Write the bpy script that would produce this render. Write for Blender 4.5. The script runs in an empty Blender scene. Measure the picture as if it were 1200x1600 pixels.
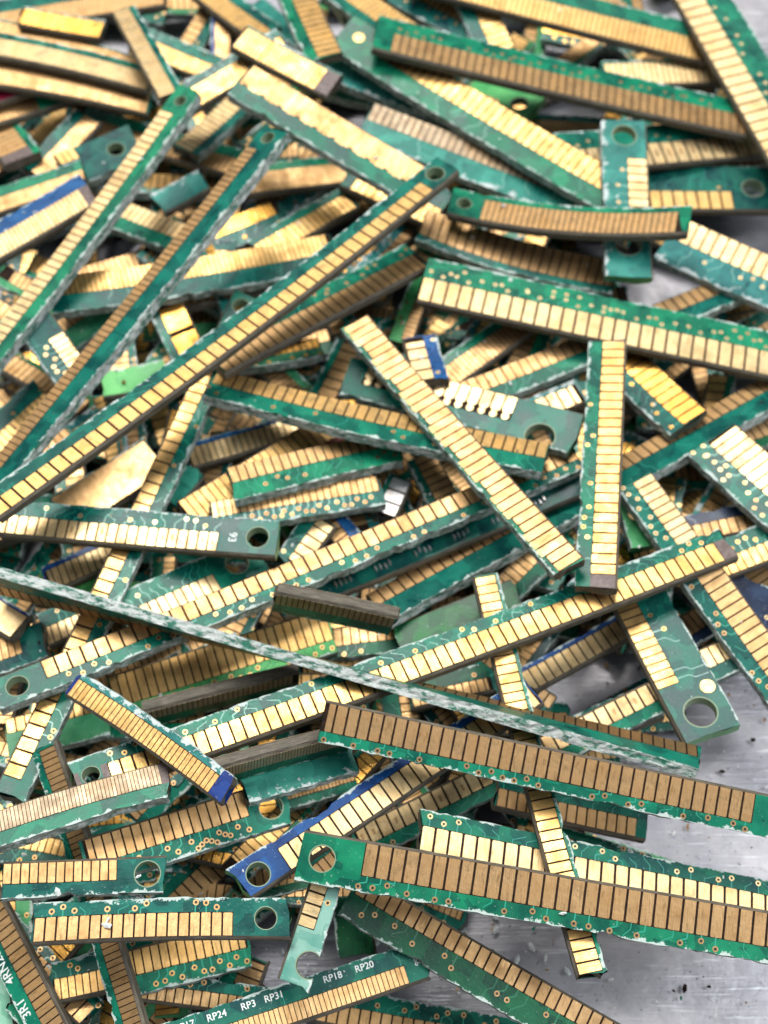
import bpy, math, random
import numpy as np
from mathutils import Vector, Matrix
from mathutils.geometry import tessellate_polygon
random.seed(7)
SC = bpy.context.scene
COL = SC.collection
R = math.radians
MM = 0.001

# ------------------------------------------------------------------ camera
TILT = 28.0; FOV = 42.0; DIST = 0.132
TGT = Vector((0, 0, 0.010))
CAMPOS = TGT + DIST*Vector((0, -math.sin(R(TILT)), math.cos(R(TILT))))
cd = bpy.data.cameras.new('camera'); cam = bpy.data.objects.new('camera', cd); COL.objects.link(cam)
cam.location = CAMPOS; cam.rotation_euler = (R(TILT), 0, 0)
cd.sensor_fit = 'VERTICAL'; cd.sensor_height = 24.0; cd.lens = 12.0/math.tan(R(FOV/2))
cd.clip_start = 0.005; cd.clip_end = 10.0
cd.dof.use_dof = True; cd.dof.focus_distance = 0.105; cd.dof.aperture_fstop = 28.0
SC.camera = cam
FPX = 800/math.tan(R(FOV/2))

# ------------------------------------------------------------------ light
W = bpy.data.worlds.new('World'); SC.world = W; W.use_nodes = True
wn = W.node_tree.nodes; wl = W.node_tree.links
bg = wn['Background']; bg.inputs['Strength'].default_value = 0.44
tc = wn.new('ShaderNodeTexCoord'); sx = wn.new('ShaderNodeSeparateXYZ'); cr = wn.new('ShaderNodeValToRGB')
wl.new(tc.outputs['Generated'], sx.inputs[0]); wl.new(sx.outputs['Z'], cr.inputs[0]); wl.new(cr.outputs[0], bg.inputs['Color'])
cr.color_ramp.elements[0].position = 0.0; cr.color_ramp.elements[0].color = (0.16, 0.155, 0.15, 1)
cr.color_ramp.elements[1].position = 0.9; cr.color_ramp.elements[1].color = (0.75, 0.79, 0.85, 1)

def area(name, loc, target, sx_, sy_, power, color):
    l = bpy.data.lights.new(name, 'AREA'); l.shape = 'RECTANGLE'; l.size = sx_; l.size_y = sy_
    l.energy = power; l.color = color
    o = bpy.data.objects.new(name, l); COL.objects.link(o); o.location = loc
    o.rotation_euler = (Vector(target)-Vector(loc)).to_track_quat('-Z', 'Y').to_euler()
    return o
area('ceiling_light', (-0.30, 0.85, 1.6), (0, 0, 0), 1.15, 0.5, 36, (1.0, 0.97, 0.92))
area('side_light', (0.9, 0.0, 1.3), (0, 0, 0), 0.6, 0.8, 12, (0.93, 0.97, 1.0))

SC.view_settings.view_transform = 'Standard'; SC.view_settings.look = 'None'
SC.view_settings.exposure = 0.05; SC.view_settings.gamma = 1.0
SC.view_settings.use_curve_mapping = False
SC.render.engine = 'CYCLES'

# ------------------------------------------------------------------ materials
def mat(name):
    m = bpy.data.materials.new(name); m.use_nodes = True
    nt = m.node_tree; return m, nt.nodes, nt.links, nt.nodes['Principled BSDF']
def noise(n, l, scale, vec=None, detail=3, rough=.55):
    t = n.new('ShaderNodeTexNoise'); t.inputs['Scale'].default_value = scale
    t.inputs['Detail'].default_value = detail; t.inputs['Roughness'].default_value = rough
    if vec is not None: l.new(vec, t.inputs['Vector'])
    return t
def mth(n, l, op, a, b=None, clamp=False):
    t = n.new('ShaderNodeMath'); t.operation = op; t.use_clamp = clamp
    for i, v in enumerate((a, b)):
        if v is None: continue
        if isinstance(v, (int, float)): t.inputs[i].default_value = v
        else: l.new(v, t.inputs[i])
    return t.outputs[0]
def rng(n, l, v, a, b, c=0., d=1.):
    t = n.new('ShaderNodeMapRange'); l.new(v, t.inputs[0])
    for i, x in enumerate((a, b, c, d)): t.inputs[i+1].default_value = x
    return t.outputs[0]
def mix(n, l, f, a, b, mode='MIX'):
    t = n.new('ShaderNodeMix'); t.data_type = 'RGBA'; t.blend_type = mode
    if isinstance(f, (int, float)): t.inputs[0].default_value = f
    else: l.new(f, t.inputs[0])
    for i, v in ((6, a), (7, b)):
        if isinstance(v, tuple): t.inputs[i].default_value = (*v, 1)
        else: l.new(v, t.inputs[i])
    return t.outputs[2]
def bump(n, l, h, bs, strength, dist):
    b = n.new('ShaderNodeBump'); b.inputs['Strength'].default_value = strength; b.inputs['Distance'].default_value = dist
    l.new(h, b.inputs['Height']); l.new(b.outputs[0], bs.inputs['Normal']); return b
def objvec(n, l):
    """object coordinates shifted by the object's own random number, so no two strips wear the same marks"""
    t = n.new('ShaderNodeTexCoord'); oi = n.new('ShaderNodeObjectInfo')
    m = n.new('ShaderNodeVectorMath'); m.operation = 'ADD'; l.new(t.outputs['Object'], m.inputs[0])
    c = n.new('ShaderNodeCombineXYZ'); l.new(oi.outputs['Random'], c.inputs[0]); l.new(oi.outputs['Random'], c.inputs[2])
    l.new(c.outputs[0], m.inputs[1]); return m.outputs[0], oi.outputs['Random']

def mask_mat(name, light, dark, scuff=(0.62, 0.72, 0.68), wear=1.0):
    m, n, l, b = mat(name)
    v, rnd = objvec(n, l)
    uv = n.new('ShaderNodeUVMap'); s = n.new('ShaderNodeSeparateXYZ'); l.new(uv.outputs[0], s.inputs[0])
    big = noise(n, l, 420, v, 2); fine = noise(n, l, 3800, v, 4, .7)
    # under-mask copper pours: hard edged cells
    vo = n.new('ShaderNodeTexVoronoi'); vo.distance = 'CHEBYCHEV'; vo.inputs['Scale'].default_value = 620; l.new(v, vo.inputs['Vector'])
    sc = n.new('ShaderNodeSeparateColor'); l.new(vo.outputs['Color'], sc.inputs[0])
    pour = mth(n, l, 'GREATER_THAN', sc.outputs[0], 0.55)
    f = mth(n, l, 'ADD', mth(n, l, 'MULTIPLY', pour, .45), rng(n, l, big.outputs['Fac'], .35, .65, 0, .55))
    f = mth(n, l, 'ADD', f, 0, True); c = mix(n, l, f, dark, light)
    hs = n.new('ShaderNodeHueSaturation'); l.new(c, hs.inputs['Color'])
    l.new(rng(n, l, rnd, 0, 1, .475, .53), hs.inputs['Hue']); l.new(rng(n, l, rnd, 0, 1, 1.25, .75), hs.inputs['Value'])
    # frayed white zone along the sheared edge, scratches elsewhere
    edge = noise(n, l, 900, v, 5, .75)
    lim = rng(n, l, edge.outputs['Fac'], .47, .74, 0.02, 0.62*wear)
    w1 = mth(n, l, 'LESS_THAN', s.outputs['Y'], lim)
    spk = mth(n, l, 'GREATER_THAN', fine.outputs['Fac'], .665)
    w = mth(n, l, 'MAXIMUM', mth(n, l, 'MULTIPLY', w1, .85), mth(n, l, 'MULTIPLY', spk, .35))
    c2 = mix(n, l, w, hs.outputs[0], scuff)
    l.new(c2, b.inputs['Base Color'])
    l.new(mth(n, l, 'ADD', rng(n, l, big.outputs['Fac'], .3, .7, .24, .42), mth(n, l, 'MULTIPLY', w, .35)), b.inputs['Roughness'])
    b.inputs['Specular IOR Level'].default_value = .24; b.inputs['Coat Weight'].default_value = .05; b.inputs['Coat Roughness'].default_value = .12
    h = mth(n, l, 'ADD', mth(n, l, 'MULTIPLY', pour, .35), mth(n, l, 'ADD', fine.outputs['Fac'], mth(n, l, 'MULTIPLY', w1, 1.0)))
    bump(n, l, h, b, .55, 0.00005)
    return m
M = {}
M['green'] = mask_mat('green_mask', (0.006, 0.225, 0.130), (0.002, 0.080, 0.060))
M['dark'] = mask_mat('dark_teal_mask', (0.008, 0.165, 0.115), (0.004, 0.050, 0.055), wear=.6)
M['deep'] = mask_mat('deep_green_mask', (0.01, 0.15, 0.06), (0.004, 0.05, 0.03), wear=.8)
M['pale'] = mask_mat('pale_green_mask', (0.30, 0.55, 0.44), (0.12, 0.36, 0.27))
M['lime'] = mask_mat('light_green_mask', (0.13, 0.50, 0.19), (0.05, 0.33, 0.12))
M['blue'] = mask_mat('blue_mask', (0.010, 0.085, 0.30), (0.005, 0.035, 0.16), wear=.8)
M['navy'] = mask_mat('navy_mask', (0.02, 0.035, 0.09), (0.008, 0.012, 0.04), wear=.6)
M['red'] = mask_mat('red_mask', (0.28, 0.010, 0.03), (0.14, 0.005, 0.015), wear=.5)
M['scuffed'] = mask_mat('scuffed_teal_mask', (0.045, 0.31, 0.25), (0.012, 0.15, 0.13), (.7, .76, .75), wear=2.2)

def gold_mat(name, c1, c2, rough, metal=1.0):
    m, n, l, b = mat(name)
    v, rnd = objvec(n, l)
    at = n.new('ShaderNodeAttribute'); at.attribute_name = 'rnd'
    stain = noise(n, l, 650, v, 4, .65); fine = noise(n, l, 5200, v, 3, .7)
    mp = n.new('ShaderNodeMapping'); mp.inputs['Scale'].default_value = (1, .12, 1); l.new(v, mp.inputs[0])
    scr = noise(n, l, 9000, mp.outputs[0], 2, .6)
    f = mth(n, l, 'ADD', mth(n, l, 'MULTIPLY', at.outputs['Fac'], .35), rng(n, l, stain.outputs['Fac'], .33, .68, 0, .65))
    c = mix(n, l, f, c1, c2)
    c = mix(n, l, rng(n, l, scr.outputs['Fac'], .5, .8, 0, .35), c, tuple(x*.55 for x in c1))
    tarn = noise(n, l, 210, v, 5, .7)
    c = mix(n, l, rng(n, l, tarn.outputs['Fac'], .50, .66, 0, .55), c, (.44, .25, .10))
    mp3 = n.new('ShaderNodeMapping'); mp3.inputs['Scale'].default_value = (1, .22, 1); l.new(v, mp3.inputs[0])
    wipe = noise(n, l, 3600, mp3.outputs[0], 3, .6)
    c = mix(n, l, rng(n, l, wipe.outputs['Fac'], .56, .70, 0, .5), c, tuple(x*.45 for x in c2))
    dark = mth(n, l, 'GREATER_THAN', fine.outputs['Fac'], .70)
    c = mix(n, l, mth(n, l, 'MULTIPLY', dark, .6), c, (.10, .055, .02))
    l.new(c, b.inputs['Base Color']); b.inputs['Metallic'].default_value = metal
    l.new(mth(n, l, 'ADD', rng(n, l, stain.outputs['Fac'], .3, .7, rough-.12, rough+.12), mth(n, l, 'MULTIPLY', at.outputs['Fac'], .06)), b.inputs['Roughness'])
    h = mth(n, l, 'ADD', scr.outputs['Fac'], mth(n, l, 'MULTIPLY', stain.outputs['Fac'], 2.2))
    bump(n, l, h, b, .5, 0.00004)
    return m
M['gold'] = gold_mat('gold_plating', (0.85, 0.56, 0.23), (0.66, 0.38, 0.12), .40, .90)
M['cream'] = gold_mat('pale_gold_plating', (0.93, 0.72, 0.40), (0.76, 0.52, 0.24), .42, .84)
M['tan'] = gold_mat('tan_gold_plating', (0.78, 0.50, 0.24), (0.54, 0.32, 0.13), .43, .86)
M['brown'] = gold_mat('brown_gold_plating', (0.58, 0.37, 0.18), (0.42, 0.25, 0.11), .44, .85)
M['grey'] = gold_mat('dull_grey_gold_plating', (0.48, 0.38, 0.26), (0.36, 0.27, 0.18), .5, .7)
M['orange'] = gold_mat('orange_gold_plating', (0.90, 0.52, 0.13), (0.72, 0.34, 0.06), .3, .95)
M['silver'] = gold_mat('solder', (0.80, 0.80, 0.80), (0.60, 0.62, 0.62), .35, .8)

m, n, l, b = mat('bare_laminate'); v, rnd = objvec(n, l)
a = noise(n, l, 2600, v, 3)
l.new(mix(n, l, rng(n, l, a.outputs['Fac'], .35, .65), (.036, .018, .010), (.014, .008, .006)), b.inputs['Base Color']); b.inputs['Roughness'].default_value = .75; b.inputs['Specular IOR Level'].default_value = .15
M['gap'] = m
m, n, l, b = mat('laminate_edge'); v, rnd = objvec(n, l)
mp = n.new('ShaderNodeMapping'); mp.inputs['Scale'].default_value = (.15, 1, 1); l.new(v, mp.inputs[0])
a = noise(n, l, 5200, mp.outputs[0], 4, .7); a2 = noise(n, l, 700, v, 3)
c = mix(n, l, rng(n, l, a.outputs['Fac'], .35, .68), (.07, .057, .042), (.20, .175, .13))
c = mix(n, l, rng(n, l, a2.outputs['Fac'], .45, .7, 0, .6), c, (.075, .065, .05))
l.new(c, b.inputs['Base Color']); b.inputs['Roughness'].default_value = .65; bump(n, l, a.outputs['Fac'], b, .7, .00006)
M['edge'] = m
m, n, l, b = mat('stained_laminate'); v, rnd = objvec(n, l)
a = noise(n, l, 1800, v, 4, .6)
l.new(mix(n, l, rng(n, l, a.outputs['Fac'], .35, .65), (.10, .065, .06), (.20, .15, .14)), b.inputs['Base Color']); b.inputs['Roughness'].default_value = .5
M['stub'] = m
m, n, l, b = mat('sheared_fibreglass'); v, rnd = objvec(n, l)
a = noise(n, l, 1500, v, 5, .75); a2 = noise(n, l, 520, v, 3)
c = mix(n, l, rng(n, l, a.outputs['Fac'], .40, .60), (.10, .22, .17), (.74, .78, .76))
c = mix(n, l, rng(n, l, a2.outputs['Fac'], .42, .62, 0, .75), c, (.22, .235, .20))
l.new(c, b.inputs['Base Color']); b.inputs['Roughness'].default_value = .75; bump(n, l, a.outputs['Fac'], b, .9, .00015)
M['cut'] = m
m, n, l, b = mat('worn_white_fibre'); v, rnd = objvec(n, l)
mp = n.new('ShaderNodeMapping'); mp.inputs['Scale'].default_value = (.3, 1, 1); l.new(v, mp.inputs[0])
a = noise(n, l, 2400, mp.outputs[0], 6, .75)
l.new(mix(n, l, rng(n, l, a.outputs['Fac'], .42, .53), (.015, .22, .14), (.84, .88, .86)), b.inputs['Base Color']); b.inputs['Roughness'].default_value = .7
fi = noise(n, l, 9000, v, 3, .8)
src = b.inputs['Base Color'].links[0].from_socket
l.new(mix(n, l, rng(n, l, fi.outputs['Fac'], .50, .64, 0, .45), src, (.30, .38, .33)), b.inputs['Base Color'])
bump(n, l, mth(n, l, 'ADD', a.outputs['Fac'], fi.outputs['Fac']), b, 1., .00018)
M['white'] = m
m, n, l, b = mat('drilled_hole_wall'); b.inputs['Base Color'].default_value = (.26, .34, .22, 1); b.inputs['Roughness'].default_value = .55; M['hole'] = m
m, n, l, b = mat('green_laminate_end'); b.inputs['Base Color'].default_value = (.12, .36, .13, 1); b.inputs['Roughness'].default_value = .4; M['tabend'] = m
m, n, l, b = mat('via_hole_dark'); b.inputs['Base Color'].default_value = (.02, .015, .01, 1); M['via'] = m
m, n, l, b = mat('white_silkscreen'); b.inputs['Base Color'].default_value = (.80, .84, .82, 1); b.inputs['Roughness'].default_value = .6; M['ink'] = m
for k, c in (('green', (.03, .36, .24)), ('dark', (.05, .30, .25)), ('deep', (.02, .20, .10)), ('pale', (.5, .7, .6)), ('lime', (.04, .22, .08)),
             ('blue', (.03, .18, .55)), ('navy', (.05, .08, .16)), ('red', (.5, .03, .06)), ('scuffed', (.3, .6, .5))):
    m, n, l, b = mat('masked_trace_'+k); b.inputs['Base Color'].default_value = (*c, 1); b.inputs['Roughness'].default_value = .28
    b.inputs['Coat Weight'].default_value = .4; M['trace_'+k] = m

# ------------------------------------------------------------------ tray
def tray():
    m, n, l, b = mat('scratched_tray_metal')
    t = n.new('ShaderNodeTexCoord'); v = t.outputs['Object']
    blot = noise(n, l, 55, v, 5, .6); blot2 = noise(n, l, 190, v, 4, .7)
    mp = n.new('ShaderNodeMapping'); mp.inputs['Rotation'].default_value = (0, 0, R(62)); mp.inputs['Scale'].default_value = (.06, 1, 1); l.new(v, mp.inputs[0])
    s1 = noise(n, l, 2200, mp.outputs[0], 3, .6)
    mp2 = n.new('ShaderNodeMapping'); mp2.inputs['Rotation'].default_value = (0, 0, R(-35)); mp2.inputs['Scale'].default_value = (.05, 1, 1); l.new(v, mp2.inputs[0])
    s2 = noise(n, l, 900, mp2.outputs[0], 3, .6)
    dots = noise(n, l, 2600, v, 3, .6)
    c = mix(n, l, rng(n, l, blot.outputs['Fac'], .38, .62), (.30, .30, .335), (.47, .455, .48))
    c = mix(n, l, rng(n, l, blot2.outputs['Fac'], .5, .72, 0, .5), c, (.17, .175, .20))
    c = mix(n, l, rng(n, l, s1.outputs['Fac'], .60, .70, 0, .7), c, (.75, .78, .8))
    c = mix(n, l, rng(n, l, s2.outputs['Fac'], .68, .76, 0, .5), c, (.8, .82, .85))
    c = mix(n, l, mth(n, l, 'GREATER_THAN', dots.outputs['Fac'], .69), c, (.06, .06, .07))
    l.new(c, b.inputs['Base Color']); b.inputs['Metallic'].default_value = .55
    l.new(rng(n, l, blot2.outputs['Fac'], .3, .7, .28, .5), b.inputs['Roughness'])
    bump(n, l, mth(n, l, 'ADD', s1.outputs['Fac'], mth(n, l, 'MULTIPLY', blot2.outputs['Fac'], 2)), b, .35, .00015)
    N = 40; S = .5
    vs = []; fs = []
    for j in range(N+1):
        for i in range(N+1):
            x = (i/N-.5)*2*S; y = (j/N-.5)*2*S
            vs.append((x, y, .0004*math.sin(x*60+1)*math.cos(y*45)-.0004))
    for j in range(N):
        for i in range(N):
            q = j*(N+1)+i; fs.append((q, q+1, q+N+2, q+N+1))
    me = bpy.data.meshes.new('tray_surface'); me.from_pydata(vs, [], fs); me.materials.append(m)
    for p in me.polygons: p.use_smooth = True
    o = bpy.data.objects.new('tray_surface', me); COL.objects.link(o); o['kind'] = 'structure'
tray()

# ------------------------------------------------------------------ mesh collector
SINK = None; SINKM = None
class MB:
    def __init__(s): s.v = []; s.f = []; s.m = []; s.uv = []; s.r = []; s.mats = []
    def mi(s, key):
        if key not in s.mats: s.mats.append(key)
        return s.mats.index(key)
    def face(s, pts, key, uvs=None, rnd=0.):
        k = len(s.v); s.v += pts; s.f.append(tuple(range(k, k+len(pts)))); s.m.append(s.mi(key))
        s.uv += uvs if uvs else [(0, 9.)]*len(pts); s.r.append(rnd)
    def build(s, name, parent, warp, smooth=False):
        if not s.f: return None
        if SINK is not None:
            k = len(SINK.v); SINK.v += [tuple(SINKM @ Vector(warp(*p))) for p in s.v]
            SINK.f += [tuple(i+k for i in f) for f in s.f]; SINK.m += [SINK.mi(s.mats[i]) for i in s.m]
            SINK.uv += s.uv; SINK.r += s.r; return None
        me = bpy.data.meshes.new(name)
        me.from_pydata([warp(*p) for p in s.v], [], s.f)
        for k in s.mats: me.materials.append(M[k])
        me.polygons.foreach_set('material_index', s.m)
        u = me.uv_layers.new(name='UVMap'); u.data.foreach_set('uv', [c for p in s.uv for c in p])
        at = me.attributes.new('rnd', 'FLOAT', 'FACE'); at.data.foreach_set('value', s.r)
        o = bpy.data.objects.new(name, me); COL.objects.link(o); o.parent = parent
        return o

# ------------------------------------------------------------------ one strip
TH = 1.15*MM     # board thickness
GH = 0.022*MM    # plating height
def strip_geometry(root, L, w, S, rs):
    """local frame: x along, +y the sheared side, -y the contact side, z up; root is at mid height"""
    TH = S.get('th', 1.15)*MM; gf = S.get('gf', .6); pitch = S['pitch_w']; mask = S.get('mask', 'green'); tone = S.get('tone', 'gold')
    bl = S['bl']; br = S['br']; nogold = tone == 'none'
    bow = S.get('bow_w', 0.); sag = S.get('sag', 0.); tw = R(S.get('twist', 0.))
    rag = S.get('rag', 1.)
    t2 = TH/2; ch = .22*MM
    def warp(x, y, z):
        s = x/(L/2); q = 1-s*s
        if tw:
            a = tw*s*.5; c_, s_ = math.cos(a), math.sin(a); y, z = y*c_-z*s_, y*s_+z*c_
        return (x, y-bow*q, z+sag*q)
    step = .55*MM if L < 70*MM else .7*MM
    holes = []
    for key, sg in (('ha', -1), ('hb', 1)):
        if key in S:
            ins, rad, off = S[key]; holes.append((sg*(L/2-ins), rad, off))
    # stations
    nst = max(4, int(L/step)); xs = [-L/2+L*i/nst for i in range(nst+1)]
    panels = []
    for hx, hr, off in holes:
        x0 = max(-L/2, hx-hr*1.25); x1 = min(L/2, hx+hr*1.25)
        xs = [x for x in xs if x < x0-1e-6 or x > x1+1e-6]+[x0, x1]; panels.append((x0, x1, hx, hr, off))
    fa, fb = -L/2+bl, L/2-br
    xs = [x for x in xs if abs(x-fa) > 5e-5 and abs(x-fb) > 5e-5]
    for q in (fa, fb):
        if not nogold and not any(p[0] <= q <= p[1] for p in panels): xs.append(q)
    xs = sorted(set([-L/2, L/2]+xs))
    jit = {}; fray = {}
    ph = rs.random()*10
    chips = [(rs.uniform(-L/2, L/2), rs.uniform(.3, 1.3)*MM, rs.uniform(.08, .34)*MM) for _ in range(int(L/(8*MM)))]
    for x in xs:
        j = rs.uniform(-.075, .05)*MM*rag+.04*MM*rag*math.sin(x*500+ph)
        for cx, cw, cdp in chips:
            if abs(x-cx) < cw: j -= cdp*rag*(1-abs(x-cx)/cw)
        jit[x] = j
    # ragged ends
    def ex(x, y):
        if x <= -L/2+1e-7: return x+S['enda'](y/w)
        if x >= L/2-1e-7: return x-S['endb'](y/w)
        return x
    yo = -w/2+ch; yg = -w/2+gf*w
    B = MB(); E = MB()
    for i in range(len(xs)-1):
        x0, x1 = xs[i], xs[i+1]
        pan = [p for p in panels if abs(p[0]-x0) < 1e-8 and abs(p[1]-x1) < 1e-8]
        fing = (not nogold) and (x0+x1)/2 > fa and (x0+x1)/2 < fb and not pan
        j0, j1 = w/2+jit[x0], w/2+jit[x1]
        def U(x, y): return (x*1000, (w/2-y)*1000)
        opened = None
        if pan:
            _, _, hx, hr, off = pan[0]; hy = off*w
            circ = []
            outer = [(ex(x0, yo), yo), (ex(x1, yo), yo), (ex(x1, j1), j1)]
            N = 28
            if hy+hr*1.02 < min(j0, j1):
                circ = [(hx+hr*math.cos(2*math.pi*k/N), hy+hr*math.sin(2*math.pi*k/N)) for k in range(N)]
                outer += [(ex(x0, j0), j0)]
                loops = [outer, circ[::-1]]
            else:
                yc = min(j0, j1)
                dy = min(.999, (yc-hy)/hr); a0 = math.asin(dy)
                arc = [(hx+hr*math.cos(a0-(math.pi+2*a0)*k/N), hy+hr*math.sin(a0-(math.pi+2*a0)*k/N)) for k in range(N+1)]
                outer += arc+[(ex(x0, j0), j0)]; loops = [outer]; opened = arc
            flat = [p for lp in loops for p in lp]
            tris = tessellate_polygon([[Vector((p[0], p[1], 0)) for p in lp] for lp in loops])
            for tr in tris:
                P = [flat[k] for k in tr]
                ar = (P[1][0]-P[0][0])*(P[2][1]-P[0][1])-(P[2][0]-P[0][0])*(P[1][1]-P[0][1])
                if ar < 0: P = P[::-1]
                B.face([(p[0], p[1], t2) for p in P], mask, [U(*p) for p in P])
                B.face([(p[0], p[1], -t2) for p in P[::-1]], mask, [U(*p) for p in P[::-1]])
            ring = opened if opened else circ+[circ[0]]
            for k in range(len(ring)-1):
                p, q = ring[k], ring[k+1]
                B.face([(p[0], p[1], t2), (q[0], q[1], t2), (q[0], q[1], -t2), (p[0], p[1], -t2)], 'hole')
            # drilled rim: a pale ring standing just proud of the mask
            rr = 1.08
            for k in range(len(ring)-1):
                p, q = ring[k], ring[k+1]
                o = lambda z: (hx+(z[0]-hx)*rr, min(hy+(z[1]-hy)*rr, min(j0, j1)))
                for sgn in (1, -1):
                    z = sgn*(t2+.012*MM); F = [(p[0], p[1], z), (q[0], q[1], z), (*o(q), z), (*o(p), z)]
                    B.face(F if sgn < 0 else F[::-1], 'hole')
        else:
            for sgn in (1, -1):
                z = sgn*t2
                rows = ((yo, yo, yg, yg, 'gap' if fing else mask), (yg, yg, j0, j1, mask))
                for ya, yb, yc, yd, key in rows:
                    P = [(ex(x0, ya), ya, z), (ex(x1, yb), yb, z), (ex(x1, yd), yd, z), (ex(x0, yc), yc, z)]
                    if sgn < 0: P = P[::-1]
                    if not nogold and not pan:
                        xm = (x0+x1)/2
                        if S.get('tip') and (xm > fb or xm < fa): key = S['tip']
                        if S.get('stub') and (xm > fb or xm < fa) and ya == yo: key = 'stub'
                    B.face(P, key, [U(p[0], p[1]) for p in P])
        # bevelled contact edge
        yE = -w/2
        prof = [(yo, t2), (yE, t2-ch*1.1), (yE, -t2+ch*1.1), (yo, -t2)]
        for k in range(3):
            (ya, za), (yb, zb) = prof[k], prof[k+1]
            B.face([(ex(x0, ya), ya, za), (ex(x0, yb), yb, zb), (ex(x1, yb), yb, zb), (ex(x1, ya), ya, za)], 'edge')
        # sheared wall
        if opened is None: segs = [(x0, j0, x1, j1)]
        else: segs = [(x0, j0, opened[-1][0], opened[-1][1]), (opened[0][0], opened[0][1], x1, j1)]
        ck = S.get('cut', 'cut')
        for (xa, ya, xb, yb) in segs:
            R_ = 3
            for k in range(R_):
                z0 = t2-TH*k/R_; z1 = t2-TH*(k+1)/R_
                def dd(x, kk):
                    if kk in (0, R_): return 0.
                    q_ = (round(x*1e7), kk)
                    if q_ not in fray: fray[q_] = rs.uniform(-.5, .5)*.24*MM*rag
                    return fray[q_]
                E.face([(ex(xa, ya), ya+dd(xa, k), z0), (ex(xb, yb), yb+dd(xb, k), z0), (ex(xb, yb), yb+dd(xb, k+1), z1), (ex(xa, ya), ya+dd(xa, k+1), z1)], ck, None, rs.random())
    # end caps
    for x in (-L/2, L/2):
        jj = w/2+jit[x]; ys = [yo, yo+(jj-yo)*.25, yo+(jj-yo)*.5, yo+(jj-yo)*.75, jj]
        ek = 'tabend' if (('ha' in S and x < 0) or ('hb' in S and x > 0)) else 'edge'
        B.face([(ex(x, yo), yo, t2), (ex(x, -w/2), -w/2, t2-ch*1.1), (ex(x, -w/2), -w/2, -t2+ch*1.1), (ex(x, yo), yo, -t2)][::(1 if x > 0 else -1)], ek)
        for k in range(4):
            P = [(ex(x, ys[k]), ys[k], -t2), (ex(x, ys[k+1]), ys[k+1], -t2), (ex(x, ys[k+1]), ys[k+1], t2), (ex(x, ys[k]), ys[k], t2)]
            B.face(P if x > 0 else P[::-1], ek)
    B.build('board', root, warp)
    E.build('sheared_edge', root, warp)
    # contacts
    G = MB(); V = MB(); T = MB()
    sides = (1, -1) if abs(S.get('roll', 0)) > 50 else (1,)
    style = S.get('style', 'rect')
    if not nogold:
        if pitch <= 0: nf = 1; pitch = fb-fa; fw = pitch
        else:
            nf = max(1, int(round((fb-fa)/pitch))); pitch = (fb-fa)/nf; fw = pitch*S.get('fill', .825)
        for sd in sides:
            z = t2+GH
            for k in range(nf):
                xc = fa+(k+.5)*pitch; a, b_ = xc-fw/2, xc+fw/2
                a = max(a, -L/2+.1*MM+abs(S['enda'](-.3))*1.); b_ = min(b_, L/2-.1*MM-abs(S['endb'](-.3)))
                if b_-a < .15*MM: continue
                rnd = rs.random()**1.5
                y0 = yo+.02*MM; y1 = yg-.06*MM+rs.uniform(-.02, .02)*MM
                if S.get('notch') and k % 5 > 1: y1 = w/2-.22*MM
                if S.get('scallop'): y1 += .32*MM*abs(math.sin(k*math.pi/4))-.1*MM
                cxm = min(fw*.10, .09*MM)
                if style == 'bulb':
                    poly = [(a, y0), (b_, y0), (b_, y1-fw*.9), (xc+fw*.2, y1-fw*.65)]+[(xc+fw*.36*math.cos(t), y1-fw*.3+fw*.36*math.sin(t)) for t in [(-.6+i*(math.pi+1.2)/8) for i in range(9)]]+[(xc-fw*.2, y1-fw*.65), (a, y1-fw*.9)]
                else: poly = [(a, y0), (b_, y0), (b_, y1-cxm), (b_-cxm*.6, y1), (a+cxm*.6, y1), (a, y1-cxm)]
                top = [(p[0], p[1], sd*z) for p in poly]
                G.face(top if sd > 0 else top[::-1], tone, None, rnd)
                for q in range(len(poly)):
                    p0, p1 = poly[q], poly[(q+1) % len(poly)]
                    F = [(p0[0], p0[1], sd*t2), (p1[0], p1[1], sd*t2), (p1[0], p1[1], sd*z), (p0[0], p0[1], sd*z)]
                    G.face(F if sd > 0 else F[::-1], tone, None, rnd)
                if sd > 0 and gf < .93:
                    room = w/2-yg
                    tail = S.get('vias', .35)
                    if rs.random() < tail and room > .55*MM:
                        vx = xc+(.5*pitch if (k//7) % 3 == 1 else 0.)+rs.uniform(-.05, .05)*pitch; vy = yg+(.34 if (k+k//5) % 2 else .66)*min(room, 1.7*MM)*rs.uniform(.93, 1.05)
                        vr = min(.24*MM, room*.3, pitch*.42)
                        ringv(V, vx, vy, vr, t2+.018*MM, tone if tone != 'silver' else 'gold')
                        if mask != 'silver': tracev(T, [(xc, yg-.05*MM), (xc, (yg+vy)/2), (vx, vy-vr*.9)], .10*MM, t2+.008*MM, 'trace_'+mask)
                        if tail >= 1 and rs.random() < .6 and room > 1.2*MM: ringv(V, xc+.5*pitch, yg+rs.choice((.52, .78))*min(room, 2.4*MM), vr, t2+.020*MM, tone)
                    elif rs.random() < S.get('traces', .25):
                        d = (1 if (k//6) % 2 else -1)*(.5 if (k//3) % 2 else .9)*pitch; e = (.62 if (k//4) % 2 else .92)*room
                        tracev(T, [(xc, yg-.05*MM), (xc, yg+e*.4), (xc+d, yg+e*.4+min(abs(d), e*.5)), (xc+d, yg+e)], .06*MM, t2+.008*MM, 'trace_'+mask)
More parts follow.
